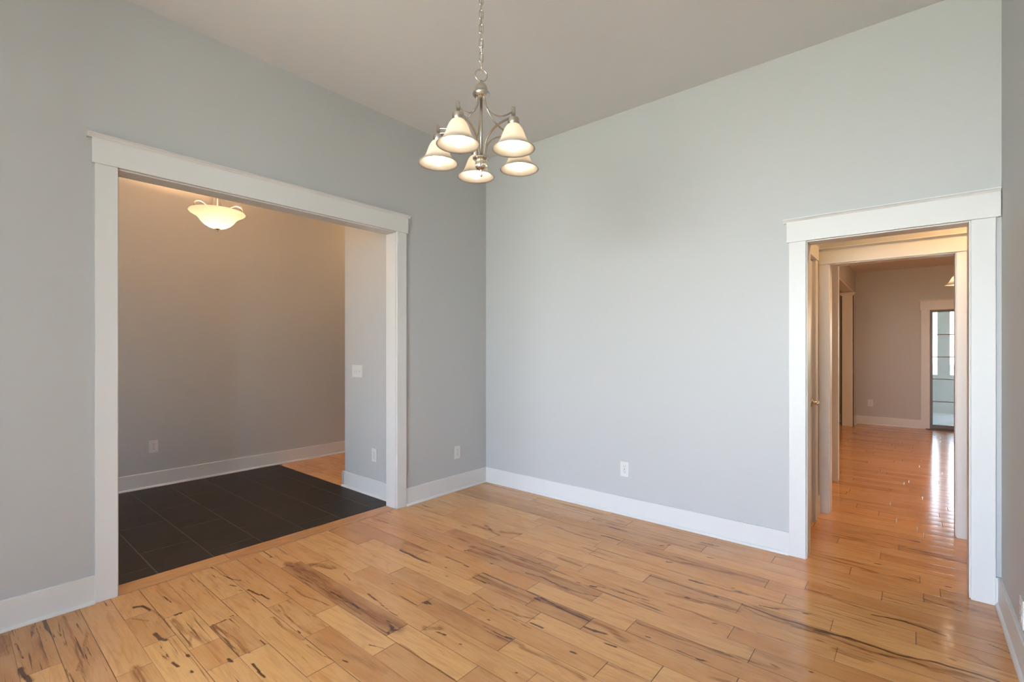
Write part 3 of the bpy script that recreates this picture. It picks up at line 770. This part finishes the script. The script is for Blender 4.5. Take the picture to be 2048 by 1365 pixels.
h0.tube(curve_pts([hc + Vector((0.043, 0, 0)), hc + Vector((0.046, -0.025, 0.003)), hc + Vector((0.047, -0.06, 0.006)), hc + Vector((0.046, -0.095, 0.0))], 8), 0.0085, 10)
ho = h0.build('door_handle', M['nickel'], d)
ho['label'] = 'brushed nickel lever handle'
for z in (1.70, 0.93, 0.16):
    MB().tube([(-0.547, 3.516, z - 0.04), (-0.547, 3.516, z + 0.04)], 0.007, 10).build('hinge', M['nickel'], d)

# ------------------------------------------------------------------ patio door
pd0, pd1 = PD[0] - 0.004, PD[1] + 0.004
dr = MB()
yf0, yf1 = YG + 0.02, YG + 0.07
dr.box(pd0, pd1, yf0, yf1, 0.0, 0.075, 0.002).box(pd0, pd1, yf0, yf1, 1.815, 1.852, 0.002)
dr.box(pd0, pd0 + 0.036, yf0, yf1, 0.075, 1.815, 0.002).box(pd1 - 0.036, pd1, yf0, yf1, 0.075, 1.815, 0.002)
xm = (pd0 + pd1) / 2
dr.box(xm - 0.04, xm + 0.04, yf0, yf1, 0.075, 1.815, 0.002)
dr = struct(dr.build('door_2', M['bronze']), 'glass patio door with a dark frame')
for a, b in ((pd0 + 0.036, xm - 0.04), (xm + 0.04, pd1 - 0.036)):
    MB().box(a, b, yf0 + 0.022, yf0 + 0.028, 0.075, 1.815).build('glass_pane', M['glass'], dr)
    g = MB()
    for z in (0.433, 0.780, 1.123, 1.468): g.box(a, b, yf0 + 0.014, yf0 + 0.036, z - 0.007, z + 0.007)
    for i in (1, 2, 3): g.box(a + (b - a) * i / 3.5 - 0.006, a + (b - a) * i / 3.5 + 0.006, yf0 + 0.015, yf0 + 0.035, 0.075, 1.815)
    g.build('glazing_grid', M['muntin'], dr)
MB().box(PD[0] - 0.05, PD[1], YG - 0.05, YG + 0.02, 0.0, 0.012, 0.003).build('door_sill', M['bronze'], dr)

# porch outside the patio door
struct(MB().box(-1.5, 6.0, YG + T, 14.0, -0.16, -0.04).build('porch_floor', M['concrete']), 'pale concrete porch floor outside the patio door')
pw = MB().box(-1.5, 6.0, 13.0, 13.15, -0.16, 0.72)
for a, b in ((-1.5, 0.20), (0.39, 0.577), (0.80, 1.0), (1.25, 1.9), (2.1, 6.0)): pw.box(a, b, 13.0, 13.15, 0.72, 2.3)
pw.box(-1.5, 6.0, 13.0, 13.15, 2.3, 2.7)
pw.box(-1.65, -1.5, YG + T, 13.15, -0.16, 2.7)  # unseen side wall, added to cut the daylight inside the porch
struct(pw.build('wall_porch', M['stucco']), 'grey porch wall with narrow openings')
struct(MB().box(-1.65, 6.15, YG + T, 13.3, 2.7, 2.8).build('ceiling_porch', M['stucco']))
MB().box(-40, 40, 14.0, 60, -0.3, -0.2).build('lawn', M['lawn'])['kind'] = 'structure'

# ------------------------------------------------------------------ outlets and switch
def wall_plate(name, label, cat, c, nrm, w, h, group=None):
    """Empty on the wall; returns (thing, place) where place maps (across, out, up) to layout coordinates"""
    t = thing(name, label, cat, c, group)
    n = Vector((*nrm, 0)); a = Vector((-nrm[1], nrm[0], 0))
    def place(u, o, z): return Vector(c) + a * u + n * o + Vector((0, 0, z))
    m = MB()
    def bx(m, u0, u1, o0, o1, z0, z1, bev=0.0006):
        p, q = place(u0, o0, z0), place(u1, o1, z1)
        m.box(min(p.x, q.x), max(p.x, q.x), min(p.y, q.y), max(p.y, q.y), min(p.z, q.z), max(p.z, q.z), bev)
        return m
    bx(MB(), -w / 2, w / 2, 0, 0.006, -h / 2, h / 2, 0.002).build('cover_plate', M['plate'], t)
    return t, place, bx

def outlet(label, c, nrm):
    t, place, bx = wall_plate('wall_outlet', label, 'outlet', c, nrm, 0.069, 0.112, 'duplex outlets on the walls')
    for s in (1, -1):
        zc = s * 0.0195
        r = bx(MB(), -0.016, 0.016, 0.004, 0.0075, zc - 0.0145, zc + 0.0145, 0.003).build('receptacle', M['plate'], t)
        sl = MB()
        bx(sl, -0.0075, -0.0052, 0.006, 0.0079, zc + 0.0, zc + 0.0085, 0)
        bx(sl, 0.0052, 0.0075, 0.006, 0.0079, zc + 0.0005, zc + 0.008, 0)
        bx(sl, -0.0026, 0.0026, 0.006, 0.0079, zc - 0.0095, zc - 0.0045, 0.0008)
        sl.build('socket_slots', M['slot'], r)
    bx(MB(), -0.003, 0.003, 0.004, 0.0072, -0.003, 0.003, 0.001).build('screw', M['nickel'], t)
    return t

outlet('white duplex outlet on the left grey wall near the room corner', (XA, 2.935, 0.334), (1, 0))
outlet('white duplex outlet low on the large bright far wall', (-1.662, YB, 0.343), (0, -1))
outlet('white duplex outlet on the foyer back wall above the slate tiles', (XF, 1.238, 0.367), (1, 0))
outlet('white duplex outlet on the narrow stub wall below the light switch', (-3.500, SY, 0.347), (0, -1))
outlet('white outlet on the right wall, cut by the photo edge', (XR, 2.722, 0.215), (-1, 0))
outlet('small white outlet on the brown back wall of the far room', (-0.532, YG, 0.355), (0, -1))

t, place, bx = wall_plate('light_switch', 'white three-gang toggle switch plate on the narrow foyer wall', 'light switch', (-3.757, SY, 1.052), (0, -1), 0.158, 0.108)
for u in (-0.042, 0, 0.042):
    b = bx(MB(), u - 0.006, u + 0.006, 0.004, 0.0066, -0.012, 0.012, 0.0005).build('toggle_plate', M['plate'], t)
    p = place(u, 0.006, 0)
    MB().prism([(0, -0.005), (0.004, -0.006), (0.011, 0.003), (0.010, 0.007), (0, 0.005)], place(u - 0.0042, 0.005, 0), place(u + 0.0042, 0.005, 0), (0, -1, 0)).build('toggle', M['plate'], b)

# ------------------------------------------------------------------ chandelier
AX = Vector((-1.4515, 1.5235, 0)); RR = 0.193
ch = thing('chandelier', 'brushed nickel chandelier with five frosted bell shades hanging on a chain', 'chandelier', (AX.x, AX.y, 2.0))
def P(r, ang, z): return AX + Vector((r * cos(ang), r * sin(ang), z))
# chain: cord with links as sub-parts
cord = MB().tube([P(0, 0, 2.46), P(0.001, 1, 2.7), P(0, 0, CEIL - 0.02)], 0.0016, 8).build('chain', M['nickel'], ch)
zl = 2.4765; k = 0
while zl < CEIL - 0.03:
    a = YAW + (0.35 if k % 2 else pi / 2 + 0.35)
    ux = Vector((cos(a), sin(a), 0)); c = AX + Vector((0, 0, zl + 0.0205))
    pts = []
    for i in range(28):
        q = 2 * pi * i / 28
        x = 0.0082 * cos(q); z = 0.0115 * sin(q) + (0.0105 if sin(q) > 0 else -0.0105)
        pts.append(c + ux * x + Vector((0, 0, z)))
    MB().tube(pts, 0.0021, 8, closed=True).build('chain_link', M['nickel'], cord)
    zl += 0.0315; k += 1
MB().lathe([(1e-4, 0), (0.058, 0), (0.060, -0.006), (0.052, -0.014), (0.020, -0.022), (0.010, -0.030), (1e-4, -0.032)], AX + Vector((0, 0, CEIL)), 32).build('canopy', M['nickel'], ch)
ringc = AX + Vector((0, 0, 2.4505)); ux = Vector((cos(YAW + .25), sin(YAW + .25), 0))
MB().tube([ringc + ux * (0.0265 * cos(q)) + Vector((0, 0, 0.0265 * sin(q))) for q in [2 * pi * i / 32 for i in range(32)]], 0.0028, 8, closed=True).build('ring', M['nickel'], ch)
hub = [(1e-4, 2.428), (0.006, 2.427), (0.007, 2.420), (0.012, 2.415), (0.021, 2.408), (0.0265, 2.398), (0.0275, 2.388), (0.0265, 2.382), (0.030, 2.379), (0.036, 2.374),
       (0.0375, 2.369), (0.036, 2.363), (0.030, 2.357), (0.024, 2.352), (1e-4, 2.351)]
MB().lathe(hub, AX, 40).build('hub', M['nickel'], ch)
MB().tube([P(0, 0, 2.36), P(0, 0, 2.07)], 0.0062, 12).build('centre_rod', M['nickel'], ch)
cup = [(1e-4, 2.092), (0.018, 2.092), (0.030, 2.091), (0.037, 2.087), (0.0365, 2.083), (0.030, 2.078), (0.0255, 2.072), (0.025, 2.064), (0.0265, 2.056), (0.0255, 2.047),
       (0.020, 2.039), (0.013, 2.034), (1e-4, 2.033)]
MB().lathe(cup, AX, 48, flute=12, fa=0.035).build('cup', M['nickel'], ch)
MB().lathe([(1e-4, 2.036), (0.007, 2.035), (0.008, 2.030), (0.005, 2.027), (0.0062, 2.022), (0.0068, 2.012), (0.005, 2.006), (1e-4, 2.004)], AX, 20).build('finial', M['nickel'], ch)
for kk in range(5):
    ang0 = radians(-25 + 72 * kk)            # from the direction towards the camera, positive to the right
    toC = math.atan2(-cos(YAW), sin(YAW))    # direction of the camera
    an = toC + ang0
    s = P(RR, an, 0)
    def Q(r, z): return P(r, an, z)
    arm = MB()
    arm.tube(curve_pts([Q(.016, 2.362), Q(.022, 2.335), Q(.032, 2.305), Q(.062, 2.266), Q(.108, 2.236), Q(.150, 2.226), Q(RR, 2.228)], 6), 0.0034, 8)
    arm.tube(curve_pts([Q(.019, 2.088), Q(.021, 2.115), Q(.034, 2.158), Q(.075, 2.192), Q(.125, 2.205), Q(RR, 2.206)], 6), 0.0046, 8)
    arm.build('arm', M['nickel'], ch)
    so = MB()
    so.lathe([(1e-4, 2.244), (0.0078, 2.2435), (0.0083, 2.240), (0.0083, 2.199), (0.022, 2.198), (0.0235, 2.196), (0.0235, 2.173), (0.0225, 2.171), (0.012, 2.168), (1e-4, 2.168)], s, 28)
    so.build('socket', M['nickel'], ch)
    prof = [(0.021, 2.172), (0.027, 2.168), (0.035, 2.158), (0.043, 2.141), (0.050, 2.122), (0.056, 2.107), (0.063, 2.095), (0.072, 2.085), (0.082, 2.078), (0.089, 2.072),
            (0.0875, 2.0705), (0.081, 2.0755), (0.0705, 2.0825), (0.061, 2.093), (0.054, 2.106), (0.048, 2.121), (0.041, 2.140), (0.033, 2.156), (0.025, 2.165), (0.021, 2.168)]
    shade = MB().lathe(prof, s, 48).build('lamp_shade', M['frost'], ch)
    bulb = [(0.011, 2.166), (0.012, 2.145), (0.0165, 2.128), (0.0245, 2.113), (0.0285, 2.098), (0.0280, 2.084), (0.0225, 2.073), (0.013, 2.066), (1e-4, 2.064)]
    MB().lathe(bulb, s, 24).build('bulb', M['bulb'], shade)

# ------------------------------------------------------------------ foyer ceiling light
FL = Vector((-4.24, 1.415, 0)); zb = 2.205
fl = thing('ceiling_light', 'lit amber alabaster bowl light hanging in the foyer', 'ceiling light', (FL.x, FL.y, zb))
def Lp(r, an, z): return FL + Vector((r * cos(an), r * sin(an), z))
bowl = [(0.004, 0.0), (0.03, 0.002), (0.062, 0.012), (0.092, 0.030), (0.115, 0.054), (0.132, 0.079), (0.150, 0.096), (0.172, 0.108), (0.189, 0.118), (0.196, 0.127), (0.191, 0.135),
        (0.188, 0.131), (0.187, 0.124), (0.182, 0.119), (0.168, 0.112), (0.146, 0.100), (0.127, 0.082), (0.110, 0.058), (0.088, 0.035), (0.060, 0.017), (0.03, 0.007), (0.004, 0.005)]
MB().lathe(bowl, FL + Vector((0, 0, zb)), 64).build('glass_bowl', M['alabaster'], fl)
MB().lathe([(1e-4, 0.006), (0.018, 0.004), (0.020, -0.002), (0.012, -0.007), (0.007, -0.011), (0.0085, -0.016), (0.005, -0.022), (1e-4, -0.023)], FL + Vector((0, 0, zb)), 24).build('finial', M['nickel'], fl)
MB().tube([Lp(0, 0, zb), Lp(0, 0, CEIL - 0.03)], 0.006, 10).build('stem', M['nickel'], fl)
MB().lathe([(1e-4, 0), (0.075, 0), (0.078, -0.008), (0.068, -0.018), (0.02, -0.028), (1e-4, -0.03)], FL + Vector((0, 0, CEIL)), 32).build('canopy', M['nickel'], fl)
MB().lathe([(1e-4, 0.31), (0.02, 0.309), (0.022, 0.30), (0.018, 0.27), (1e-4, 0.268)], FL + Vector((0, 0, zb)), 20).build('hub', M['nickel'], fl)
for kk in range(3):
    an = YAW + radians(8 + 120 * kk)
    c = [Lp(.184, an, zb + .126), Lp(.188, an, zb + .150), Lp(.176, an, zb + .172), Lp(.145, an, zb + .184), Lp(.105, an, zb + .174), Lp(.070, an, zb + .150), Lp(.054, an, zb + .142),
         Lp(.044, an, zb + .155), Lp(.036, an, zb + .19), Lp(.028, an, zb + .25), Lp(.016, an, zb + .295)]
    MB().tube(curve_pts(c, 6), 0.0048, 8).build('arm', M['nickel'], fl)
for kk in range(2):
    an = YAW + radians(60 + 180 * kk)
    MB().sphere(Lp(.031, an, zb + .036), 0.026, 16, 10).build('bulb', M['foyer_bulb'], fl)

# ------------------------------------------------------------------ pendant in the great room
PX, PY = 0.378, 7.23
pn = thing('pendant_light', 'lit white bell pendant half hidden by the hall casing', 'pendant light', (PX, PY, 1.955))
c = Vector((PX, PY, 0))
pp = [(0.020, 2.062), (0.028, 2.058), (0.040, 2.045), (0.052, 2.022), (0.062, 2.002), (0.078, 1.980), (0.098, 1.966), (0.105, 1.958), (0.103, 1.956), (0.095, 1.963),
      (0.075, 1.977), (0.059, 2.000), (0.049, 2.020), (0.037, 2.042), (0.026, 2.054), (0.020, 2.058)]
sh = MB().lathe(pp, c, 40).build('lamp_shade', M['frost'], pn)
MB().sphere(c + Vector((0, 0, 1.995)), 0.028, 16, 10).build('bulb', M['pendant_bulb'], sh)
MB().lathe([(1e-4, 2.10), (0.012, 2.099), (0.022, 2.092), (0.023, 2.060), (1e-4, 2.058)], c, 24).build('socket', M['nickel'], pn)
MB().tube([c + Vector((0, 0, 2.09)), c + Vector((0, 0, GC - 0.01))], 0.005, 10).build('stem', M['nickel'], pn)
MB().lathe([(1e-4, 0), (0.055, 0), (0.057, -0.006), (0.045, -0.016), (1e-4, -0.02)], c + Vector((0, 0, GC)), 28).build('canopy', M['nickel'], pn)

for o in bpy.data.objects:
    if '_o' in o: del o['_o']
